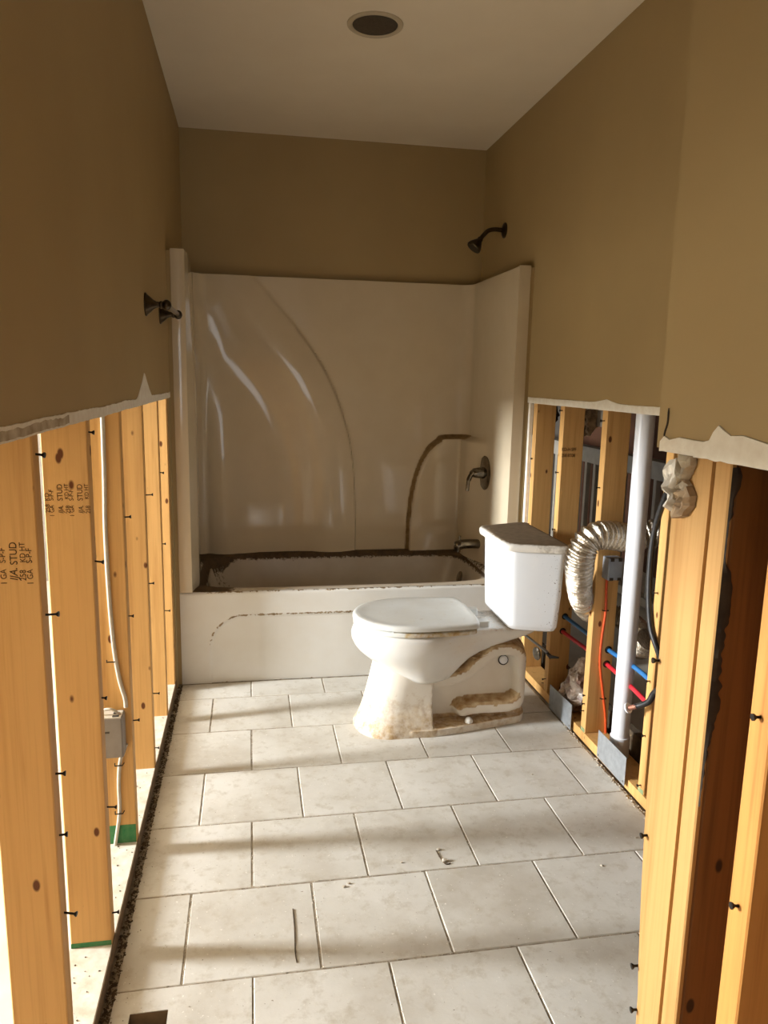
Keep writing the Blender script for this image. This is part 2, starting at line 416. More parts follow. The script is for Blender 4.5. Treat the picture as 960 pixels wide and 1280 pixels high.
stamp_block(studs_l[2], Y1, [(22.5, 726, 'IJA.', 1.2, .25), (22, 706, 'STUD', 1.15, 0), (33, 726, '258', .95, 0), (32, 703, 'KD HT', .85, 0)], sz)
for a in (0, 25):
    stamp_block(studs_l[3], Y2, [(68+a, 646, '1 GA   S-P-F', .88, 0), (79.5+a, 642, 'IJA.', 1.0, .25), (78.5+a, 626, 'STUD', 1.1, 0), (88+a, 642, '258', .9, 0), (86+a, 624, 'KD HT', .85, 0)], sz)
stamp_block(studs_l[3], Y2, [(62.5, 641, '258  KD', .95, 0)], sz)

# back wall
m = MB(); m.box((-.012,YB,0), (W+.012,YB+.012,CEIL)); struct(m.build('wall_back', 'paint'), 'dark khaki wall above the tub surround')

# right wall: drywall above the cut, studs below
RX = W+.0127
YE = 1.0            # where the nearer, narrower passage begins
m = MB(); m.box((W,YE,CUT), (W+.012,YT+.0,CEIL)); m.box((W,YT,.02), (W+.012,YB,CEIL)); m.box((1.5085,YT+.004,0), (W-.0001,YT+.03,1.806)); m.box((W+.105,YE,CUT+.02), (W+.117,6.2,CEIL))
wall_right = struct(m.build('wall_right', 'paint'), 'khaki drywall of the toilet alcove above open studs')
torn(wall_right, W, strip(1.4,3.165,90,CUT+.021,[(2.42,1.272,.1,.12)],.0015), strip(1.4,3.165,90,CUT-.004,[],.001), -.002)
m = MB(); m.box((W-.0015,3.13,.05), (W+.0125,3.152,CUT)); m.build('drywall_sliver', 'gypsum', wall_right)
RY = [3.088, 2.80, 2.432, 2.002]
studs_r = []
for i, y in enumerate(RY):
    c = (RX+.0445, y, 0); o = link_copy(studs_l[0], wall_right, c); studs_r.append(o)
m = MB(); m.cbox((RX,1.1,0), (RX+.089,YT,.036)); m.build('sole_plate', 'stud', wall_right)
m = MB(); m.cbox((RX+.001,2.12,CUT-.3), (RX+.09,2.158,CUT+.2)); 
for i, pts in ((0, [(663,503),(659,572),(656,653)]), (1, [(698,513),(694,590),(690,661),(684,853)]), (2, [(754,526),(748,610),(733,874),(733,885),(731.5,893),(741,700)]), (3, [(811,853),(797,981),(818,741),(803,920)])):
    for px, py in pts:
        h = H(px, py, 0, RX-.01); screw(studs_r[i], (RX, RY[i]+.019, h.z), (-1, random.uniform(-.15,.1), random.uniform(-.1,.05)), random.uniform(.008,.02))
for i in (2, 3):
    m = MB(); m.box((RX-.0006,RY[i]+.003,.037), (RX+.0001,RY[i]+.035,.052)); m.build('green_mark', 'green_pale', studs_r[i])
p0 = H(704, 570, 1, RY[1])
for k, t in enumerate(('258 8T08', 'KD-H SPF')):
    stamp(studs_r[1], t, .019, (p0.x-.008, RY[1]-.0004, p0.z+.024*k-.004), up=False, sx=.78)

# near wall: narrower passage with a nailed post at its end
NX = .90
m = MB(); m.box((NX,-.6,CUT), (NX+.012,YE,CEIL)); m.box((NX+.012,YE-.012,CUT), (W,YE,CEIL))
wall_near = struct(m.build('wall_near', 'paint'), 'khaki drywall end of the entry passage above a bare timber post')
up = [(.60,1.262),(.70,1.262),(.763,1.264),(.785,1.267),(.807,1.270),(.83,1.268),(.846,1.274),(.856,1.279),(.866,1.270),(.873,1.259),(.885,1.256),(.91,1.256),(.942,1.257),(.965,1.252),(.98,1.256),(.990,1.248)]
lo = [(y, 1.234+.002*noise.noise((y*60,0,0))) for y,_ in up]
torn(wall_near, NX, up, lo, -.0018)
m = MB()
cr = [H(836,510,0,NX-.0012), H(834.5,528,0,NX-.0012), H(831,540,0,NX-.0012), H(829,552,0,NX-.0012)]
m.tube(spline(cr,4), [.0004]+[.0012]*9+[.0006]*3, 6); m.build('crack', 'dark', wall_near)
NS = NX+.005
# the post: two boards, the end one with a worn edge that thins towards the floor
rows = 40; rings = []
for i in range(rows+1):
    z = 0.0+(CUT+.2)*i/rows
    wear = .036*sstep(.75,.15,z)+.004*noise.noise((z*14,0,3))*sstep(1,.4,z)
    ye = .957-wear
    rings.append([(NS,.871,z),(NS+.0035*0+.004,ye,z) if False else (NS,ye-.003,z),(NS+.004,ye,z),(NS+.089,.957,z),(NS+.089,.871,z)])
m = MB(); m.loft(rings); post1 = m.build('end_board', 'post', wall_near, smooth=30, origin=(NS,.91,0))
m = MB(); m.cbox((NS+.003,.836,0), (NS+.012,.8695,CUT+.2), .002); m.build('king_stud', 'post', wall_near, origin=(NS,.85,0))
m = MB(); m.cbox((NS+.0122,.8365,0), (NS+.089,.8695,CUT+.2), .003); post2 = m.build('shade_toned_side', 'rough', wall_near, origin=(NS,.85,0))  # rest of the king stud, side shade painted in as darker wood
m = MB(); n_ = 260; up_ = []
for i in range(n_+1):
    z = CUT-.01-.46*i/n_; k = .8*noise.noise((z*9,0,4))+.5*noise.noise((z*30,2,4))+.3*noise.noise((z*90,2,9))
    w_ = max(.0015, (.013+.016*k)*(1-.8*sstep(30,40,i)*sstep(80,66,i))*(1-sstep(.75,1,i/n_)*.8)); up_.append((z,w_))
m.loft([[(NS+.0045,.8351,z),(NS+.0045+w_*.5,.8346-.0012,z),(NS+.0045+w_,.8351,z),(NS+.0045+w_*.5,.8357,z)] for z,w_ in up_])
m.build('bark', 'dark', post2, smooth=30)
m = MB(); m.cbox((NS,.712,0), (NS+.089,.750,CUT+.2)); ns = m.build('stud', 'stud_dark', wall_near, origin=(NS+.04,.73,0))
m = MB(); m.cbox((NS,.30,0), (NS+.089,.338,CUT+.2)); m.build('stud', 'stud', wall_near, origin=(NS+.04,.31,0))
m = MB(); m.box((NS+.091,-.6,0), (NS+.103,.96,CEIL)); m.build('back_board', 'brown', wall_near)
for px, py, par, y in [(937,890,ns,.731),(915,1128,ns,.731),(820,826,post1,None),(805,1044,post1,None),(793,1207,post1,None),(792,1262,post1,None)]:
    h = H(px+4, py, 0, NS); screw(par, (NS, y or h.y, h.z), (-1,.1,random.uniform(-.1,.1)), .011, 'screw')

# ------------------------------------------------------------------ bathtub with moulded surround
tub = thing('bathtub', 'one-piece cream fibreglass bathtub with moulded surround and chipped white apron', 'bathtub', (.762,3.54,0))
XL, XR, YF, YK = .016, 1.508, YT, 3.905
RIM, TOP = .412, 1.812
# surround: plan path swept upwards, with two raised moulded shapes on the back
path = [(XL,YF+.012),(XL,YF+.001),(XL+.004,YF),(.062,YF),(.068,YF+.003),(.070,YF+.012)]
path += [(.070-.018*i/8, YF+.02+(3.83-YF-.02)*i/8) for i in range(9)]
path += [(.112-.06*math.cos(a), 3.845+.06*math.sin(a)) for a in [math.pi/2*i/8 for i in range(1,8)]]
path += [(.112+(1.405-.112)*i/150, YK) for i in range(151)]
path += [(1.405+.06*math.sin(a), 3.845+.06*math.cos(a)) for a in [math.pi/2*i/8 for i in range(1,8)]]
path += [(1.465, 3.845-(3.845-YF-.015)*i/30) for i in range(31)]
path += [(1.463,YF+.003),(1.457,YF),(XR-.004,YF),(XR,YF+.001),(XR,YF+.012)]
big = [(.348,1.80),(.455,1.68),(.560,1.56),(.675,1.40),(.755,1.24),(.815,1.06),(.842,.93),(.858,.78),(.864,.60),(.866,.40)]
small = [(1.165,.30),(1.165,.41),(1.168,.55),(1.181,.70),(1.205,.82),(1.24,.91),(1.285,.97),(1.33,1.0),(1.38,1.011),(1.9,1.011)]
bigc = [(q.x,q.z) for q in spline([(x,0,z) for x,z in [(.30,1.84)]+big+[(.866,.30)]],4)]
smallc = [(q.x,q.z) for q in spline([(x,0,z) for x,z in small],4)]
def pd(c, x, z):
    best = 9
    for (ax,az),(bx,bz) in zip(c, c[1:]):
        dx, dz = bx-ax, bz-az; t = max(0,min(1,((x-ax)*dx+(z-az)*dz)/(dx*dx+dz*dz+1e-12)))
        best = min(best, math.hypot(x-ax-t*dx, z-az-t*dz))
    return best
def interp(c, i, v):
    for p, q in zip(c, c[1:]):
        if min(p[i],q[i]) <= v <= max(p[i],q[i]) and p[i] != q[i]: return p[1-i]+(q[1-i]-p[1-i])*(v-p[i])/(q[i]-p[i])
    return None
def prot(x, z, side):
    q = dirt = 0
    if x < 1.0:
        d = pd(bigc, x, z); e = interp(bigc, 1, z); d = d if x < e else -d
        g = .3+.7*sstep(1.78,1.2,z)
        q = .022*g*sstep(-.003,.003,d)
        if d > 0: q += g*(.018*math.sin(math.pi*min(d,.42)/.24)+.16*max(0,d-.42))*sstep(.055,.2,x)
    if x > 1.1 or side > 0:
        t = interp(smallc, 0, x+side); ds = pd(smallc, x+side, z); ds = ds if (t is not None and z < t) else -ds
        q += .045*sstep(-.028,.0,ds)*(1-sstep(.10,.34,side))
        if -.040 < ds < .01: dirt = .62*sstep(-.034,-.022,ds)*sstep(.002,-.010,ds)*(1-sstep(.02,.10,side))  # browner tone along the bevel of the small raised shape
        if z > .96 and -.040 < ds < .01: dirt = .9*sstep(-.034,-.022,ds)*sstep(.002,-.010,ds)*(1-sstep(.02,.10,side))  # deeper brown along its top edge
    return q, dirt
zr = [RIM+.0]+[RIM+(TOP-RIM)*i/150 for i in range(1,150)]+[TOP-.004,TOP]
zr = sorted(set(zr+[1.0,1.004,1.008,1.0099,1.0101,1.014]))
rings = []; st = []
npth = len(path)
nrm = []
for j in range(npth):
    a, b = path[max(j-1,0)], path[min(j+1,npth-1)]
    d = Vector((b[0]-a[0], b[1]-a[1])).normalized(); nrm.append((d.y,-d.x))
for z in zr:
    ring = []
    for j, (x, y) in enumerate(path):
        nx, ny = nrm[j]; side = max(0, 3.845-y) if x > 1.0 else 0
        q, dz_ = prot(x, z, side) if (y > 3.2 and x > .06) else (0, 0)
        ring.append((x+nx*q, y+ny*q, z))
        dirt = 0
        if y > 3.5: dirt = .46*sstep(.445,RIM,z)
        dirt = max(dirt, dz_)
        st.append(dirt)
    rings.append(ring)
rings.append([(x-nrm[j][0]*.02*(1 if y > 3.19 else 0), y-nrm[j][1]*.02*(1 if y > 3.19 else 0)+(0 if y > 3.19 else .008), TOP+.003) for j,(x,y) in enumerate(path)]); st += [0]*npth
m = MB(); m.loft(rings, False, False, False, st)
m.build('surround_wall', 'fiberglass', tub, smooth=50, fix=False)
# flange posts down to the floor beside the apron, apron with arched panel
def apron_rec(x, z):
    xa, xb, zt, r = .135, 1.39, .304, .15
    dx = min(x-xa, xb-x); dz = zt-z
    if dx < r and dz < r: d = r-math.hypot(r-dx, r-dz)
    else: d = min(dx, dz)
    return d
nx, nz = 220, 70; vs = []; st = []; fs = []
for k in range(nz+1):
    z = RIM*k/nz
    for i in range(nx+1):
        x = XL+(XR-XL)*i/nx; d = apron_rec(x, z)
        y = YF-.005*(1-sstep(-.004,.008,d))-.003*(1-sstep(.0,.008,abs(d-.002)))+.009
        top = sstep(RIM-.012,RIM,z)
        y += .010*top**2
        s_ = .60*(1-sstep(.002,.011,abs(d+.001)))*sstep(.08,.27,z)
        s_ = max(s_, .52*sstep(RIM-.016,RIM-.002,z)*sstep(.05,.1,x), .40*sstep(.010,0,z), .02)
        s_ += .10*sstep(.2,.0,abs(noise.noise((x*9,z*9,1))))*0
        vs.append((x,y-.004,z)); st.append(s_)
for k in range(nz):
    for i in range(nx):
        a = k*(nx+1)+i; fs.append((a,a+1,a+nx+2,a+nx+1))
m = MB(); m.add(vs, fs, st); m.build('apron', 'apron', tub, smooth=True, fix=False)
# rim and basin in one continuous deck-to-bottom surface, split as rim / basin
def sup(cx, cy, a, b, n, N_=96):
    out = []
    for i in range(N_):
        t = 2*math.pi*(i+.5)/N_; c, s_ = math.cos(t), math.sin(t)
        k = (abs(c)**n+abs(s_)**n)**(-1/n); out.append((cx+a*k*c, cy+b*k*s_))
    return out
cxb, cyb = .757, 3.543
outer = sup(cxb+.005, 3.539, .744, .366, 30)
r0 = sup(cxb, cyb, .684, .326, 6); r1 = sup(cxb, cyb, .677, .319, 6)
m = MB(); rr = [[(x,y,RIM) for x,y in outer], [(x,y,RIM+.004) for x,y in sup(cxb,cyb-.004,.71,.343,12)], [(x,y,RIM+.001) for x,y in r0], [(x,y,RIM-.010) for x,y in r1]]
st = [.62 if q[1] > 3.7 else (.30+.5*sstep(.35,.1,q[0]) if q[1] < 3.4 else .5) for r in rr for q in r]
m.loft(rr, False, False, True, st); m.build('rim', 'basin', tub, smooth=50)
m = MB(); rr = [[(x,y,RIM-.010) for x,y in r1]]
for t in (.1,.25,.45,.65,.8,.92,1):
    z = RIM-.010-.29*t; q = .07*t+.05*max(0,t-.65)/.35
    rr.append([(x,y,z) for x,y in sup(cxb+.02*t, cyb, .677-q*1.6, .319-q*.9, 6-1.5*t)])
st = []
for i, r in enumerate(rr):
    for x, y, z in r: st.append((.66 if z > RIM-.02 else .40 if z > RIM-.05 else .25)+(.22 if x < .2 else 0)+(.25 if z < .15 else 0))
m.loft(rr, False, True, True, st); m.build('basin', 'basin', tub, smooth=60)
# moulded ribs at the sloping left end of the basin
for k in range(7):
    y = 3.50+.035*k; m = MB()
    m.tube([(.118, y, .375),(.145,y,.30),(.175,y,.22)], .006, 6); m.build('rib', 'basin', tub, smooth=True)

# ------------------------------------------------------------------ bathroom fittings
SW = W; SY = H(631,288,0,SW).y
sh = thing('wall_shower', 'dark nickel shower head on bent arm high on the right wall', 'shower head', (SW,SY,2.032))
m = MB(); m.lathe((SW,SY,2.032), (-1,0,0), [(0,.036),(.004,.036),(.010,.026),(.014,.012)], 20); m.build('flange', 'bronze', sh, smooth=40)
m = MB(); pa = spline([(SW-.004,SY,2.032),(SW-.05,SY,2.034),(SW-.082,SY,2.026),(SW-.105,SY,2.004),(SW-.118,SY,1.988)], 8); m.tube(pa, .0105, 12); m.build('arm', 'bronze', sh, smooth=40)
d = Vector((-.62,-.05,-.78)).normalized(); b0 = Vector((SW-.114,SY,1.992))
m = MB(); m.lathe(b0, d, [(0,.011),(.008,.015),(.016,.014),(.022,.019),(.050,.035),(.060,.037),(.064,.034),(.0645,.001)], 20); m.build('head', 'bronze', sh, smooth=40)
vv = H(606,591,0,1.463)
va = thing('shower_valve', 'round chrome shower valve with lever handle on the surround', 'valve', vv)
m = MB(); m.lathe(vv, (-1,0,0), [(-.004,.085),(.003,.085),(.009,.076),(.012,.040)], 28); m.build('escutcheon', 'chrome', va, smooth=40)
m = MB(); m.lathe(vv, (-1,0,0), [(.008,.030),(.040,.026),(.060,.022),(.068,.012)], 18); m.build('hub', 'chrome', va, smooth=40)
m = MB(); m.tube(spline([vv+Vector(q) for q in ((-.052,0,.008),(-.072,-.01,-.006),(-.088,-.016,-.040),(-.092,-.020,-.088))],6), [.015]*6+[.012]*6+[.009]*6+[.007], 10); m.build('lever', 'chrome', va, smooth=40)
ss = H(600,680,0,1.465)
so = thing('tub_spout', 'chrome tub spout with diverter knob below the valve', 'spout', ss)
m = MB(); m.tube(spline([ss+Vector(q) for q in ((.004,0,0),(-.05,0,.002),(-.10,0,0),(-.125,0,-.010))],5), [.024]*5+[.024]*5+[.026]*5+[.024], 14); m.build('body', 'chrome', so, smooth=40)
m = MB(); m.tube([ss+Vector((-.118,0,-.006)), ss+Vector((-.119,0,-.036))], [.019,.017], 12); m.build('outlet', 'chrome', so, smooth=40)
m = MB(); m.lathe(ss+Vector((-.108,0,.022)), (0,0,1), [(0,.004),(.014,.004),(.016,.007),(.022,.007),(.024,.001)], 10); m.build('diverter_knob', 'chrome', so, smooth=40)
ov = H(595,712,1,3.72); 
od = thing('overflow_plate', 'small round chrome overflow plate inside the tub end', 'overflow', (1.36,3.60,.32))
m = MB(); m.lathe((1.372,3.60,.325), (-1,0,.22), [(0,.034),(.006,.034),(.010,.026),(.011,.001)], 18); m.build('plate', 'chrome', od, smooth=40)
tb = thing('towel_bar', 'short tarnished chrome towel bar with bell posts on the left wall', 'towel bar', (0,2.70,1.54))
for y in (2.515,2.905):
    m = MB(); m.lathe((0,y,1.541), (1,0,0), [(0,.036),(.004,.036),(.007,.031),(.016,.024),(.026,.014),(.034,.010),(.042,.0085),(.046,.012),(.05,.012),(.054,.009)], 20)
    po = m.build('post', 'bronze', tb, smooth=30)
    m = MB(); m.lathe((.050,y,1.541), (1,0,0), [(.0,.006),(.004,.012),(.011,.0165),(.018,.0165),(.025,.012),(.029,.004)], 16); m.build('knob', 'bronze', po, smooth=40)
m = MB(); m.tube([(.0645,2.515,1.541),(.0645,2.905,1.541)], .0085, 12); m.build('rod', 'chrome', tb, smooth=40)
lc = H(469,30.5,2,CEIL); 
cl = thing('ceiling_speaker', 'round dark grille in an off-white ring set in the ceiling', 'ceiling grille', (lc.x,lc.y,CEIL))
m = MB(); m.loft([[(lc.x+r*math.cos(t),lc.y+r*math.sin(t),CEIL-z) for t in [2*math.pi*i/40 for i in range(40)]] for r,z in ((.094,0),(.093,.004),(.088,.007),(.080,.007),(.076,.004),(.075,.001))], False, False); m.build('trim_ring', 'trim', cl, smooth=40)
m = MB(); m.loft([[(lc.x+r*math.cos(t),lc.y+r*math.sin(t),CEIL-z) for t in [2*math.pi*i/40 for i in range(40)]] for r,z in ((.0755,.002),(.0745,.0035),(.04,.0042),(.001,.0045))], False, True); m.build('grille', 'grille', cl, smooth=40)

# ------------------------------------------------------------------ toilet
YCN = 2.70
to = thing('toilet', 'white toilet with closed lid, brown silt stains on its base and trapway', 'toilet', (1.05,YCN,0))
def egg(xf, xr, hw, xc, wt, N_=72, rnd=4):
    """outline: half ellipse in front of xc, tail narrowing to wt towards xr"""
    pts = []; n = N_//2
    for i in range(n+1):
        t = i/n; x = xf+(xr-xf)*(1-math.cos(math.pi*t))/2
        if x <= xc: w_ = hw*math.sqrt(max(0,1-((xc-x)/(xc-xf))**2.15))
        else:
            k = (x-xc)/max(1e-6,xr-xc); w_ = hw+(wt-hw)*sstep(0,min(1,.24/max(.001,xr-xc)),k)
            w_ *= (max(0,1-k**14))**.35
        pts.append((x,w_))
    return [(x,YCN-w_) for x,w_ in pts]+[(x,YCN+w_) for x,w_ in reversed(pts[1:-1])]
# bowl with rear deck
rg = [(.200,.915,.985,.10,.95,.09),(.206,.885,1.015,.132,.95,.12),(.222,.862,1.055,.148,.95,.135),(.240,.815,1.085,.152,.95,.12),(.262,.775,1.115,.156,.95,.11),(.285,.745,1.15,.166,.95,.10),
      (.310,.716,1.20,.178,.95,.10),(.330,.702,1.27,.187,.95,.10),(.352,.692,1.34,.191,.95,.102),(.372,.690,1.40,.191,.95,.108),(.388,.694,1.425,.189,.95,.112),(.400,.700,1.43,.185,.95,.112),(.405,.712,1.425,.176,.95,.106)]
m = MB(); st = []
rings = []
for z,xf,xr,hw,xc,wt in rg:
    r = [(x,y,z) for x,y in egg(xf,xr,hw,xc,wt)]
    rings.append(r)
    for x,y,_ in r: st.append(.12+.36*sstep(1.12,1.25,x)*(1 if z > .395 else .15)+(.16 if .28 < z < .40 and 1.0 < x < 1.2 else 0))
m.loft(rings, True, True, True, st); bowl = m.build('bowl', 'china', to, smooth=60)
# pedestal with relief: front block, web, raised trapway loop and foot flange
curve = spline([(.98,0,.205),(1.06,0,.207),(1.129,0,.232),(1.19,0,.285),(1.235,0,.312),(1.301,0,.312),(1.342,0,.275),(1.352,0,.20),(1.350,0,.12),(1.31,0,.088),(1.248,0,.083),(1.18,0,.084),(1.113,0,.076)], 8)
curve = [(q.x,q.z) for q in curve]
def seg_d(x, z):
    b = 9
    for (ax,az),(bx,bz) in zip(curve, curve[1:]):
        dx, dz = bx-ax, bz-az; t = max(0,min(1,((x-ax)*dx+(z-az)*dz)/(dx*dx+dz*dz+1e-12)))
        b = min(b, math.hypot(x-ax-t*dx, z-az-t*dz))
    return b
def xf_of(z):
    if z < .27: return .700+.075*(z/.25)**.7
    return .775+.25*sstep(.27,.31,z)
def half(x, z):
    block = (.150-.030*sstep(0,.12,z)-.004*z/.25)*(1-sstep(.985,1.004,x))*(1-sstep(.27,.29,z))
    web = .060
    d = seg_d(x, z); trap = .060+.044*(1-sstep(.020,.036,d))
    foot = (.150-.085*max(0,(x-.98)/.41)**1.2)*(1-sstep(.028,.037,z)) if x > .9 else 0
    return max(block, web, trap, foot)
zs = [0,.006,.012,.018,.023,.026,.029,.032,.035,.038,.042,.048]+[.055+.0072*i for i in range(43)]
nu = 130; rings = []; st = []
for z in zs:
    xf, xr = xf_of(z), 1.392-.05*sstep(.27,.362,z)**2-(.004 if z < .035 else .012)
    near = []
    for i in range(nu+1):
        u = i/nu; x = xf+(xr-xf)*u
        e = min(1, (u*(xr-xf))/.13) ; e2 = min(1, ((1-u)*(xr-xf))/.05)
        w_ = half(x,z)*math.sqrt(max(0,1-(1-e)**2.2))*math.sqrt(max(0,1-(1-e2)**2.4))
        near.append((x,w_))
    rings.append([(x,YCN-w_,z) for x,w_ in near]+[(x,YCN+w_,z) for x,w_ in reversed(near[1:-1])])
    def stv(x):
        s_ = 0
        if x < 1.0: s_ = .46*sstep(.23,.02,z)+.10
        else:
            s_ = .10
            if z < .05 and z > .026: s_ = .72
            elif z <= .026: s_ = .36
            d = seg_d(x,z)
            # silt lying on the upward faces of the trapway loop
            if .008 < d < .042:
                dz = min(curve, key=lambda q: (q[0]-x)**2+(q[1]-z)**2)
                if z > dz[1]+.006 and z > .05: s_ = .86
        return s_
    q = [stv(x) for x,_ in near]; st += q+[q[k] for k in range(nu-1,0,-1)]
m = MB(); m.loft(rings, True, True, True, st); ped = m.build('pedestal', 'china_foot', to, smooth=55)
hc = H(630,826,1,2.628)
m = MB(); m.lathe((hc.x,2.638,hc.z), (0,-1,0), [(0,.0205),(.0045,.0200),(.005,.001)], 18); m.build('cap_hole', 'dark', ped, smooth=40)
m = MB(); m.lathe((hc.x-.001,2.634,hc.z+.003), (0,-1,0), [(0,.017),(.006,.016),(.009,.010),(.010,.001)], 16); m.build('side_cap', 'pvc', ped, smooth=40)
for sg in (-1,1):
    m = MB(); m.lathe((1.135,YCN+sg*.105,.030), (0,0,1), [(0,.016),(.006,.0165),(.014,.013),(.020,.006),(.021,.001)], 14); m.build('bolt_cap', 'china', to, smooth=40)
# seat and lid
def dee(xf, xr, hw, xc, wr, N_=72):
    pts = []; n = N_//2
    for i in range(n+1):
        t = i/n; x = xf+(xr-xf)*(1-math.cos(math.pi*t))/2
        if x <= xc: w_ = hw*math.sqrt(max(0,1-((xc-x)/(xc-xf))**2.15))
        else:
            k = (x-xc)/(xr-xc); w_ = (hw+(wr-hw)*k*k)*(max(0,1-k**26))**.4
        pts.append((x,w_))
    return [(x,YCN-w_) for x,w_ in pts]+[(x,YCN+w_) for x,w_ in reversed(pts[1:-1])]
m = MB(); rr = [[(x,y,z) for x,y in dee(.698+i_,1.150-i_,.188-i_,.93,.170-i_)] for z,i_ in ((.4062,.004),(.408,0),(.419,0),(.4225,.004))]
m.loft(rr, True, True, True, [.12 if q[0] < .85 else .55 if q[1] < YCN else .3 for r in rr for q in r]); seat = m.build('seat', 'seat', to, smooth=50)
for sg in (-1,1):
    m = MB(); m.box((.82,YCN+sg*.155-.012,.4225), (.85,YCN+sg*.155+.012,.4285)); m.build('bumper', 'seat', seat)
m = MB(); rr = [[(x,y,z) for x,y in dee(.695+i_,1.158-i_*.8,.190-i_,.93,.173-i_)] for z,i_ in ((.4285,.006),(.4295,.0),(.4415,.0),(.447,.004),(.449,.014),(.447,.03),(.4465,.06),(.446,.12))]
m.loft(rr, True, True, True, [.28 if z_ > 3 else .12 for z_, r in enumerate(rr) for q in r]); m.build('seat_lid', 'seat', to, smooth=50)
for sg in (-1,1):
    m = MB(); m.cbox((1.160,YCN+sg*.075-.020,.405), (1.205,YCN+sg*.075+.020,.428), .006); m.build('hinge', 'seat', to)
# tank
def hexa(xf, xb, hf, hb, r, z):
    c = [(xf,YCN-hf),(xb,YCN-hb),(xb,YCN+hb),(xf,YCN+hf)]; out = []
    for i in range(4):
        a, b, d = Vector(c[i-1]), Vector(c[i]), Vector(c[(i+1)%4])
        u, v = (a-b).normalized(), (d-b).normalized()
        for k in range(7):
            t = k/6; out.append(((1-t)**2*(b+u*r)+2*t*(1-t)*b+t*t*(b+v*r)))
    return [(q.x,q.y,z) for q in out]
m = MB(); rr = []
for z,xf,xb,hf,hb,r in ((.408,1.285,1.420,.140,.185,.03),(.414,1.268,1.430,.150,.198,.03),(.430,1.258,1.436,.155,.206,.03),(.56,1.252,1.440,.158,.218,.03),(.722,1.247,1.443,.161,.226,.03)):
    rr.append(hexa(xf,xb,hf,hb,r,z))
# subdivide vertically so splatter marks can vary
full = []; st = []
for a, b in zip(rr, rr[1:]):
    for k in range(8): full.append([tuple(p*(1-k/8)+q*k/8 for p,q in zip(u,v)) for u,v in zip(a,b)])
full.append(rr[-1])
for r in full:
    for x,y,z in r: st.append((.27 if x > 1.31 else .2) if y < YCN-.17 else .0)
m.loft(full, True, True, True, st); m.build('tank', 'tank', to, smooth=50)
m = MB(); rr = []
for z,g in ((.716,.006),(.718,.012),(.728,.014),(.738,.014),(.745,.009),(.7475,.002)): rr.append(hexa(1.240-g,1.445+g*.5,.160+g*.8,.228+g,.03,z))
for k in (.08,.16,.3,.5,.75): rr.append([(x*(1-k)+1.345*k, y*(1-k)+YCN*k, .7478+.0004*k) for x,y,z in rr[5]])
m.loft(rr, True, True, True, [(.20 if i < 4 else .5 if i == 4 else .80)+(.34 if i < 4 and y < YCN-.18 and x > 1.30 else 0)-(.12 if i > 4 and x < 1.27 else 0) for i, r in enumerate(rr) for x,y,z in r])
m.build('tank_lid', 'tanklid', to, smooth=40)

# ------------------------------------------------------------------ plumbing and wiring in the right wall
pv = thing('vent_pipe', 'tall white plastic drain pipe standing in the right stud wall', 'pipe', (1.585,2.262,0))
m = MB(); m.lathe((1.585,2.262,.09), (0,0,1), [(0,.0302),(CUT+.3,.0302)], 28); m.build('pipe', 'pvc', pv, smooth=40)
m = MB(); m.lathe((1.585,2.262,0), (0,0,1), [(0,.034),(.11,.034),(.112,.031)], 28); m.build('coupling', 'pvc', pv, smooth=40)
def run(name, mat, label, cat, pts, r, k=8, n=10):
    m = MB(); m.tube(spline(pts,k), r, n); return tag(m.build(name, mat, None, smooth=60, origin=pts[0]), label, cat)
run('water_pipe', 'blue', 'blue plastic water pipe running through the right wall studs', 'pipe', [(1.600,3.10,.372),(1.596,2.80,.370),(1.606,2.44,.362),(1.598,2.22,.377),(1.588,2.02,.378),(1.580,1.5,.38)], .0085)
run('water_pipe', 'red', 'red plastic water pipe running through the right wall studs', 'pipe', [(1.594,3.10,.306),(1.590,2.80,.305),(1.603,2.44,.307),(1.594,2.22,.304),(1.584,2.02,.300),(1.580,1.5,.30)], .0085)
# foil duct
dp = [Vector((1.80,2.28,.80)), Vector((1.70,2.345,.815)), H(785,672,1,2.362), H(762,669,1,2.352), H(740,672,1,2.345), H(727,690,1,2.352), H(724,718,1,2.385), H(726,745,1,2.445), Vector((1.575,2.545,.475)), Vector((1.665,2.60,.445)), Vector((1.735,2.56,.43)), Vector((1.745,2.44,.405)), H(801,810,0,1.73), H(810,800,0,1.73)]
pa = spline(dp, 44); L = 0; rad = []
for i, q in enumerate(pa):
    if i: L += (q-pa[i-1]).length
    big_ = 1.0 if L < .42 else .86
    pitch = .018 if L < .52 else .009; amp_ = .0050 if L < .52 else .0026
    rad.append(.0465*(1-.12*sstep(.45,.7,L))+amp_*math.sin(2*math.pi*L/pitch)+.002*noise.noise((L*30,0,0)))
m = MB(); m.tube(pa, rad, 26); tag(m.build('foil_duct', 'foil', None, smooth=60, origin=dp[0]), 'crinkled silver foil duct bending down behind the toilet tank', 'duct')
def outlet_box(name, label, a, b, mat, slots):
    a, b = Vector(a), Vector(b); bx = thing(name, label, 'electrical box', ((a.x+b.x)/2,(a.y+b.y)/2,a.z))
    m = MB(); c = .003
    m.cbox(a, b, c); m.build('body', mat, bx)
    for sx in slots:
        m = MB(); m.box((sx-.007,a.y-.0012,b.z-.010), (sx+.007,a.y+.006,b.z+.0012)); m.build('knockout', 'dark', bx)
        m = MB(); m.box((sx-.007,a.y-.0012,a.z-.0012), (sx+.007,a.y+.006,a.z+.009)); m.build('knockout', 'dark', bx)
    return bx
ob = outlet_box('outlet_box', 'blue-grey electrical box under the foil duct on a stud', (1.557,RY[2]-.050,.640), (1.612,RY[2]-.0005,.718), 'boxblue', [1.57,1.60])
op = [H(x,y,1,RY[2]-.006) for x,y in ((760,712),(758,735),(757,765),(752,800),(750,830),(753,860),(755,878),(757,900),(757,922))]
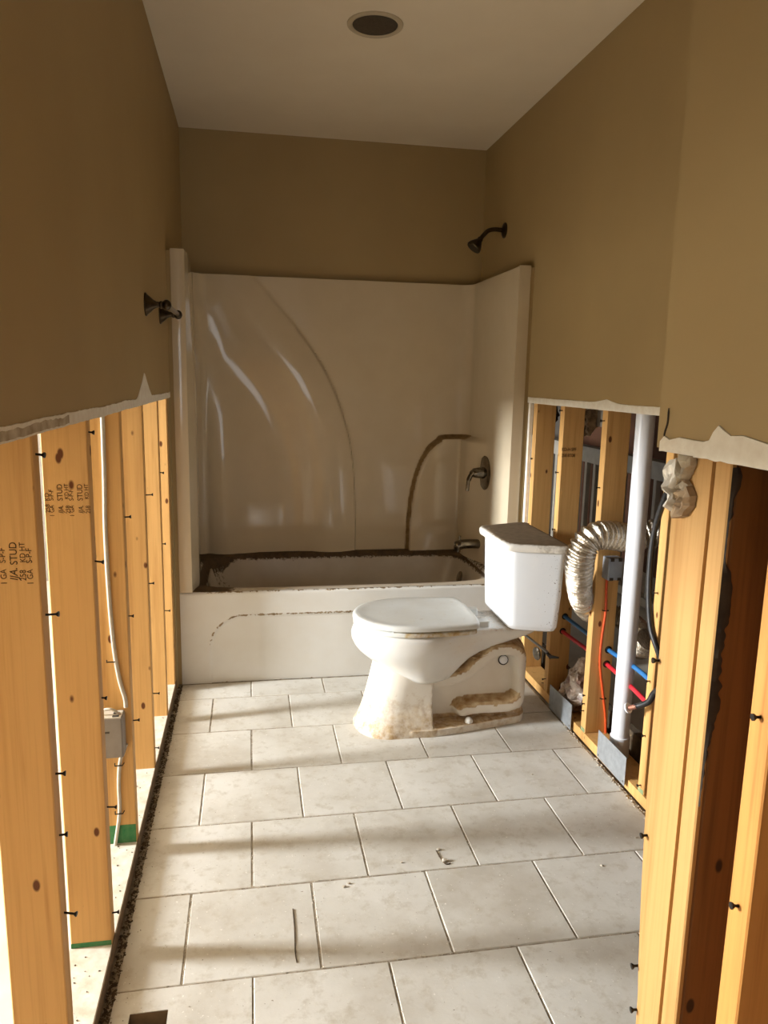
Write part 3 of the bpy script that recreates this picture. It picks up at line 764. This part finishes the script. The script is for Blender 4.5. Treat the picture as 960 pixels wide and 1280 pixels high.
run('electrical_cable', 'cable_orange', 'orange electrical cable stapled down a right wall stud', 'cable', op, .0046)
for (x,y) in ((757,763),(754,873)):
    h = H(x,y,1,RY[2]-.004); m = MB(); m.tube([(h.x-.011,RY[2]+.0,h.z),(h.x-.009,RY[2]-.009,h.z),(h.x+.009,RY[2]-.009,h.z),(h.x+.011,RY[2]+.0,h.z)], .0018, 6)
    m.build('staple', 'screw', studs_r[2])
for nm, col, z, mt in (('pipe_hole','d',.362,'dark'),('pipe_hole','d',.307,'dark')):
    for i in (1,2):
        X_ = {(1,.362):1.596,(1,.307):1.590,(2,.362):1.606,(2,.307):1.603}[(i,z)]; zz = z+(.008 if (i == 1 and z > .33) else 0)
        m = MB(); m.lathe((X_,RY[i]+.0005,zz), (0,-1,0), [(0,.014),(.0012,.014)], 16); m.build(nm, mt, studs_r[i], smooth=40)
# black hose with a cut end
bp = [H(842,600,0,1.53),H(831,622,0,1.53),H(820,655,0,1.53),H(814,690,0,1.528),H(811,740,0,1.526),H(813,782,0,1.526),H(821,810,0,1.53),H(832,840,0,1.55)]
hz = thing('black_hose', 'thick black cable looping beside the white drain pipe, cut end bare', 'cable', bp[0])
m = MB(); m.tube(spline(bp,10), .0085, 12); m.build('loop', 'black', hz, smooth=60)
bq = [H(830,858,0,1.54),H(818,866,0,1.53),H(811,877,0,1.52),H(800,882,0,1.505),H(794,883,0,1.495)]
m = MB(); m.tube(spline(bq,8), .0095, 12); m.build('tail', 'black', hz, smooth=60)
e0 = H(796,883,0,1.497); e1 = H(786,885,0,1.484)
m = MB(); m.tube([e0,e1], [.008,.0075], 12); m.build('strands', 'copper', hz, smooth=40)
dd = (e1-e0).normalized()
m = MB(); m.lathe(e1, dd, [(-.002,.012),(0,.016),(.005,.016),(.006,.008)], 18); m.build('end_cap', 'pvc', hz, smooth=40)
# steel plates on the sole plate
for (a, b, lab) in (((2.302,.116),(2.100,.116),'galvanised steel plate in front of the white drain pipe foot'), ((2.742,.100),(2.528,.106),'dark galvanised steel plate behind the toilet base')):
    m = MB(); m.loft([[(1.5235,y,z) for y,z in ((a[0],a[1]-.1),(b[0],b[1]-.102),(b[0],b[1]),(a[0],a[1]))], [(1.5255,y,z) for y,z in ((a[0],a[1]-.1),(b[0],b[1]-.102),(b[0],b[1]),(a[0],a[1]))]])
    o = thing('steel_plate', lab, 'steel plate', (1.5245,(a[0]+b[0])/2,a[1]-.1), 'steel protector plates at the foot of the right wall')
    m.build('sheet', 'steel', o)
    for y in (a[0]-.012,b[0]+.012):
        m = MB(); m.lathe((1.5236,y,b[1]-.09), (-1,0,0), [(0,.004),(.001,.004),(.0016,.002)], 10); m.build('nail_head', 'screw_steel', o)
# toilet supply stop
sv = H(668,817,0,1.50)
su = thing('supply_valve', 'chrome water supply stop and hose behind the toilet', 'valve', sv)
m = MB(); m.lathe(sv+Vector((.012,0,0)), (-1,-.25,0), [(0,.028),(.003,.028),(.008,.018),(.009,.006)], 18); m.build('escutcheon', 'chrome', su, smooth=40)
m = MB(); m.tube([H(653,791,0,1.45), H(684,815,0,1.51)], .0055, 8); m.build('hose', 'steel', su, smooth=60)
m = MB(); m.tube([H(681,813,0,1.52),H(688,821,0,1.53),H(698,822,0,1.545)], [.007,.008,.004], 8); m.build('handle', 'black', su, smooth=60)
# crumpled insulation wrap lying in the stud bay
def lump(name, mat, parent, c, r, seed, amp=.35, freq=2.2, sub=4, angular=True, sq=(1,1,1)):
    bm = bmesh.new(); bmesh.ops.create_icosphere(bm, subdivisions=sub, radius=1)
    m = MB()
    for v in bm.verts:
        d = v.co.normalized(); n_ = noise.noise(d*freq+Vector((seed,seed*2,0)))
        n2 = abs(noise.noise(d*freq*2.3+Vector((0,seed,seed)))) if angular else 0
        k = 1+amp*n_-amp*.7*n2
        m.v.append((c[0]+d.x*r[0]*k, c[1]+d.y*r[1]*k, c[2]+d.z*r[2]*k))
    m.f = [tuple(v.index for v in f.verts) for f in bm.faces]; bm.free()
    return m.build(name, mat, parent, smooth=35)
iw = thing('insulation_scrap', 'crumpled shiny insulation wrap lying behind the steel plate in the stud bay', 'insulation', (1.60,2.62,.0))
lump('wrap', 'wrap', iw, (1.606,2.60,.155), (.070,.085,.105), 3.1, .4, 1.9)
lump('fold', 'wrap', iw, (1.585,2.66,.085), (.055,.055,.07), 5.3, .4, 2.2)
# dirt and rubble in the far side of the bay
m = MB(); m.box((W+.13,1.2,-.012),(W+.16,3.3,.10)); tag(m.build('floor_beam', 'dirt', None, origin=(W+.14,2.2,-.012)), 'dark dusty timber lying behind the right wall studs', 'timber')
# tufts hanging at the top of the bays
for c, r, lab, sd, mt in ((H(684,516,0,1.67),(.05,.06,.07),'dark tuft of old insulation hanging between the tank side studs',2.0,'dark'),
                      (H(733,524,0,1.67),(.05,.05,.075),'ragged beige insulation tuft hanging beside the stamped stud',4.4,'batt')):
    o = thing('insulation_tuft', lab, 'insulation', (c[0],c[1],c[2])); lump('tuft', mt, o, c, r, sd, .5, 2.6)
jc = H(748,522,0,1.70)
m = MB(); m.box((1.695,jc.y-.05,jc.z-.035),(1.735,jc.y+.005,jc.z+.12)); tag(m.build('junction_cover', 'hallwall', None, origin=jc), 'grey metal box end beside the ragged beige tuft', 'box')
# white stair railing in the next room
MAT['rail'] = plain('worn_white_paint', (176,168,154), .6, 0, (150,142,128), 12)
ra = thing('stair_railing', 'white stair railing with square balusters in the room beyond', 'railing', (2.6,5.0,0))
m = MB(); m.cbox((2.56,3.5,.795),(2.60,6.15,.875),.004); m.build('side_rail', 'rail', ra)
m = MB(); m.cbox((2.545,3.5,.875),(2.625,6.15,.90),.004); m.build('handrail', 'rail', ra)
m = MB(); m.cbox((2.55,3.5,.05),(2.61,6.15,.10),.004); m.build('bottom_rail', 'rail', ra)
bal = None
for k in range(20):
    y = 3.6+.128*k; c = (2.58,y,0)
    if bal is None:
        m = MB(); m.cbox((c[0]-.016,y-.016,.10),(c[0]+.016,y+.016,.795),.003); bal = m.build('baluster', 'rail', ra, origin=c)
    else: link_copy(bal, ra, Vector(c)-Vector(ra['_o']))
for y in (3.5,6.15):
    m = MB(); m.cbox((2.54,y-.045,0),(2.63,y+.045,1.0),.005); m.build('newel_post', 'rail', ra)

# ------------------------------------------------------------------ left wall cable and box
bxl = H(130,885,1,LY[4]-.03); bxr = H(158,885,1,LY[4]-.03)
eb = thing('outlet_box', 'taupe electrical box on a left wall stud with white cable', 'electrical box', (-.045,LY[4]-.025,.325))
m = MB(); m.cbox((-.085,LY[4]-.052,.322),(-.022,LY[4]-.0005,.432),.004); m.build('body', 'boxgrey', eb)
m = MB(); m.box((-.082,LY[4]-.050,.432),(-.026,LY[4]-.004,.4345)); m.build('top_panel', 'cable_white', eb)
for x in (-.040,): 
    m = MB(); m.box((x-.008,LY[4]-.046,.4346),(x+.008,LY[4]-.036,.436)); m.build('knockout', 'dark', eb)
    m = MB(); m.box((x-.008,LY[4]-.028,.4346),(x+.008,LY[4]-.018,.436)); m.build('knockout', 'dark', eb)
m = MB(); m.box((-.078,LY[4]-.0528,.392),(-.055,LY[4]-.0519,.397)); m.build('moulded_mark', 'grille', eb)
cp = [H(x,y,1,LY[4]-.007) for x,y in ((126,500),(128,522),(130.5,600),(131.5,660),(136,740),(142,806),(149,848),(156,872),(157.5,884))]
wc = thing('electrical_cable', 'white electrical cable stapled down a left wall stud through a box', 'cable', cp[0])
m = MB(); m.tube(spline(cp,8), .0055, 10); m.build('upper_run', 'cable_white', wc, smooth=60)
cp2 = [H(x,y,1,LY[4]-.007) for x,y in ((158,930),(151,948),(148.5,975),(149.5,1015),(145,1050),(143.5,1066))]
m = MB(); m.tube(spline(cp2,8), .005, 10); m.build('lower_run', 'cable_white', wc, smooth=60)
m = MB(); m.tube(spline([(-.030,LY[4]-.03,.434),(-.050,LY[4]-.035,.452),(-.075,LY[4]-.03,.448),(-.08,LY[4]-.03,.436)],5), .0035, 8); m.build('pigtail', 'cable_white', wc, smooth=60)
for (x,y) in ((139,826),(149,955),(149.5,1015)):
    h = H(x,y,1,LY[4]-.004); m = MB(); m.tube([(h.x-.012,LY[4],h.z),(h.x-.010,LY[4]-.0135,h.z),(h.x+.010,LY[4]-.0135,h.z),(h.x+.012,LY[4],h.z)], .0016, 6)
    m.build('staple', 'screw', studs_l[4])

# hanging scrap of torn drywall on the near post
sc = thing('drywall_scrap', 'crumpled scrap of torn drywall paper hanging on the near timber post', 'drywall scrap', (NX-.01,.955,1.19))
def flap(name, mat, outline, th, seed):
    """crumpled sheet following an outline of photo pixels on the post face"""
    m = MB(); pts = [H(x,y,0,NX-.012) for x,y in outline]; c = sum(pts, Vector())/len(pts); rings = []
    for k, off in ((1,.0),(.97,-th*.6),(.72,-th),(.4,-th*.7),(.12,-th*1.05)):
        rings.append([Vector((NX+.004+off*(1+.8*noise.noise((p_.y*50+seed,p_.z*50,k*3)))+(.0 if k < 1 else .0), c.y+(p_.y-c.y)*k, c.z+(p_.z-c.z)*k)) for p_ in pts])
    m.loft(rings, False, True); return m.build(name, mat, sc, smooth=25)
def dense(o, k=3): 
    out = []
    for (a,b),(c,d) in zip(o, o[1:]+o[:1]):
        for i in range(k): out.append((a+(c-a)*i/k+random.uniform(-.5,.5), b+(d-b)*i/k+random.uniform(-.5,.5)))
    return out
flap('white_flap', 'gypsum', dense([(831,574),(840,571),(843,585),(841,600),(836,612),(839,630),(838,645),(833,640),(829,615),(825,595),(824,585)]), .016, 1)
flap('brown_flap', 'paper', dense([(841,568),(858,570),(857,582),(853,592),(848,600),(852,606),(850,618),(842,610),(838,612),(842,600),(844,588)]), .012, 7)
flap('lower_flap', 'batt', dense([(842,612),(853,608),(857,620),(855,633),(847,645),(838,648),(836,640),(840,626)]), .016, 12)

# ------------------------------------------------------------------ register opening and debris
ve = thing('floor_vent', 'open heating vent cut into the floor tile beside the left wall', 'vent', ((HX0+HX1)/2,(HY0+HY1)/2,-.25))
m = MB(); rr = [[(x,y,z) for x,y in ((HX0+e,HY0+e),(HX1-e,HY0+e),(HX1-e,HY1-e),(HX0+e,HY1-e))] for z,e in ((-.002,0),(-.07,.001),(-.24,.001))]
m.loft(rr, False, True); m.build('boot', 'edge', ve)
m = MB(); m.tube(spline([(HX0+.004,HY1-.03,-.05),(.08,HY1-.016,-.03),(.11,HY1-.013,-.028),(HX1-.003,HY1-.03,-.05)],6), .003, 6); m.build('liner_edge', 'black', ve, smooth=60)
lump('rubble', 'dirt', ve, (.095,HY1-.06,-.075), (.034,.045,.03), 3, .5, 2.5)
def crumbs(name, mat, pts, label, cat):
    m = MB()
    for x, y, z, r in pts:
        q = [Vector((random.uniform(-1,1),random.uniform(-1,1),random.uniform(-.6,.6))).normalized()*r*random.uniform(.6,1.2) for _ in range(3)]
        b = len(m.v); a = [Vector((r,0,0)),Vector((-r*.5,r*.87,0)),Vector((-r*.5,-r*.87,0)),Vector((random.uniform(-.4,.4)*r,random.uniform(-.4,.4)*r,r*.8)),]
        ro = Matrix.Rotation(random.uniform(0,6.28),3,'Z'); s_ = (random.uniform(.6,1.5),random.uniform(.6,1.2),1)
        for v in a: v2 = ro @ Vector((v.x*s_[0],v.y*s_[1],v.z)); m.v.append((x+v2.x,y+v2.y,z+v2.z))
        m.f += [(b,b+1,b+3),(b+1,b+2,b+3),(b+2,b,b+3),(b,b+2,b+1)]
    o = m.build(name, mat); o['kind'] = 'stuff'; return tag(o, label, cat)
R = random.uniform
crumbs('dark_grit', 'dirt', [(R(.0,.020),R(.9,3.16),-.002,R(.002,.006)) for _ in range(1500)]+[(R(.018,.045),R(1.2,3.16),.0005,R(.0008,.002)) for _ in range(60)], 'dark grit filling the gap between tiles and left sole plate', 'grit')
gp = [(R(.03,W-.02),R(1.25,3.15),.0006,R(.0008,.0022)) for _ in range(420)]
for k in range(-4,3):
    gp += [(R(.03,W-.02),YC0+k*TR+R(-.005,.005),-.001,R(.001,.003)) for _ in range(110)]
    for i in range(7):
        xj = (.156 if k % 2 else .156-TP/2)+TP*i
        if .05 < xj < W-.02: gp += [(xj+R(-.005,.005),YC0+k*TR+R(0,TR),-.001,R(.001,.003)) for _ in range(26)]
gp += [(W+R(-.014,.004),R(1.7,2.6),.0,R(.002,.006)) for _ in range(160)]
gp = [q for q in gp if not (.66 < q[0] < 1.44 and 2.50 < q[1] < 2.90)]
crumbs('plaster_crumbs', 'crumb', gp, 'pale plaster crumbs scattered over the tile joints', 'plaster crumbs')
crumbs('plate_crumbs', 'dirt', [(SX-R(.005,.085),R(1.3,3.0),.0385,R(.001,.0032)) for _ in range(130)], 'dark crumbs lying on the dusty left sole plate', 'crumbs')
for px, py, r in ((556,1076,.010),(548,1062,.007),(430,1108,.006),(436,1104,.005),(752,1082,.005),(595,890,.005),(795,1047,.005),(820,1048,.004),(665,968,.004),(502,1078,.004)):
    h = H(px,py,2,.001); q = (h.x,h.y,r*.35)
    o = thing('plaster_chip', 'largest plaster chip, beside a short dark curl of dirt on the tiles' if px == 556 else 'small pale plaster chip lying on the tile floor', 'plaster chip', (h.x,h.y,0), 'plaster chips on the tiles')
    lump('chip', 'crumb', o, q, (r,r*.7,r*.45), px*.1, .5, 2, 2)
# scratch lines and a twig of old adhesive on the tiles
def scratch(pts, r, label):
    m = MB(); P_ = [H(x,y,2,.0008) for x,y in pts]; m.tube(spline(P_,6), r, 6); return tag(m.build('adhesive_smear', 'dirt', None, smooth=60, origin=P_[0]), label, 'smear')
scratch([(366,1136),(368,1160),(369,1190),(371,1203)], .0012, 'thin dark adhesive line across a pale tile')
scratch([(545,1063),(550,1072),(557,1080),(563,1079)], .0016, 'short dark curl of dirt beside a plaster chip')
for o in bpy.data.objects:
    if '_o' in o: del o['_o']
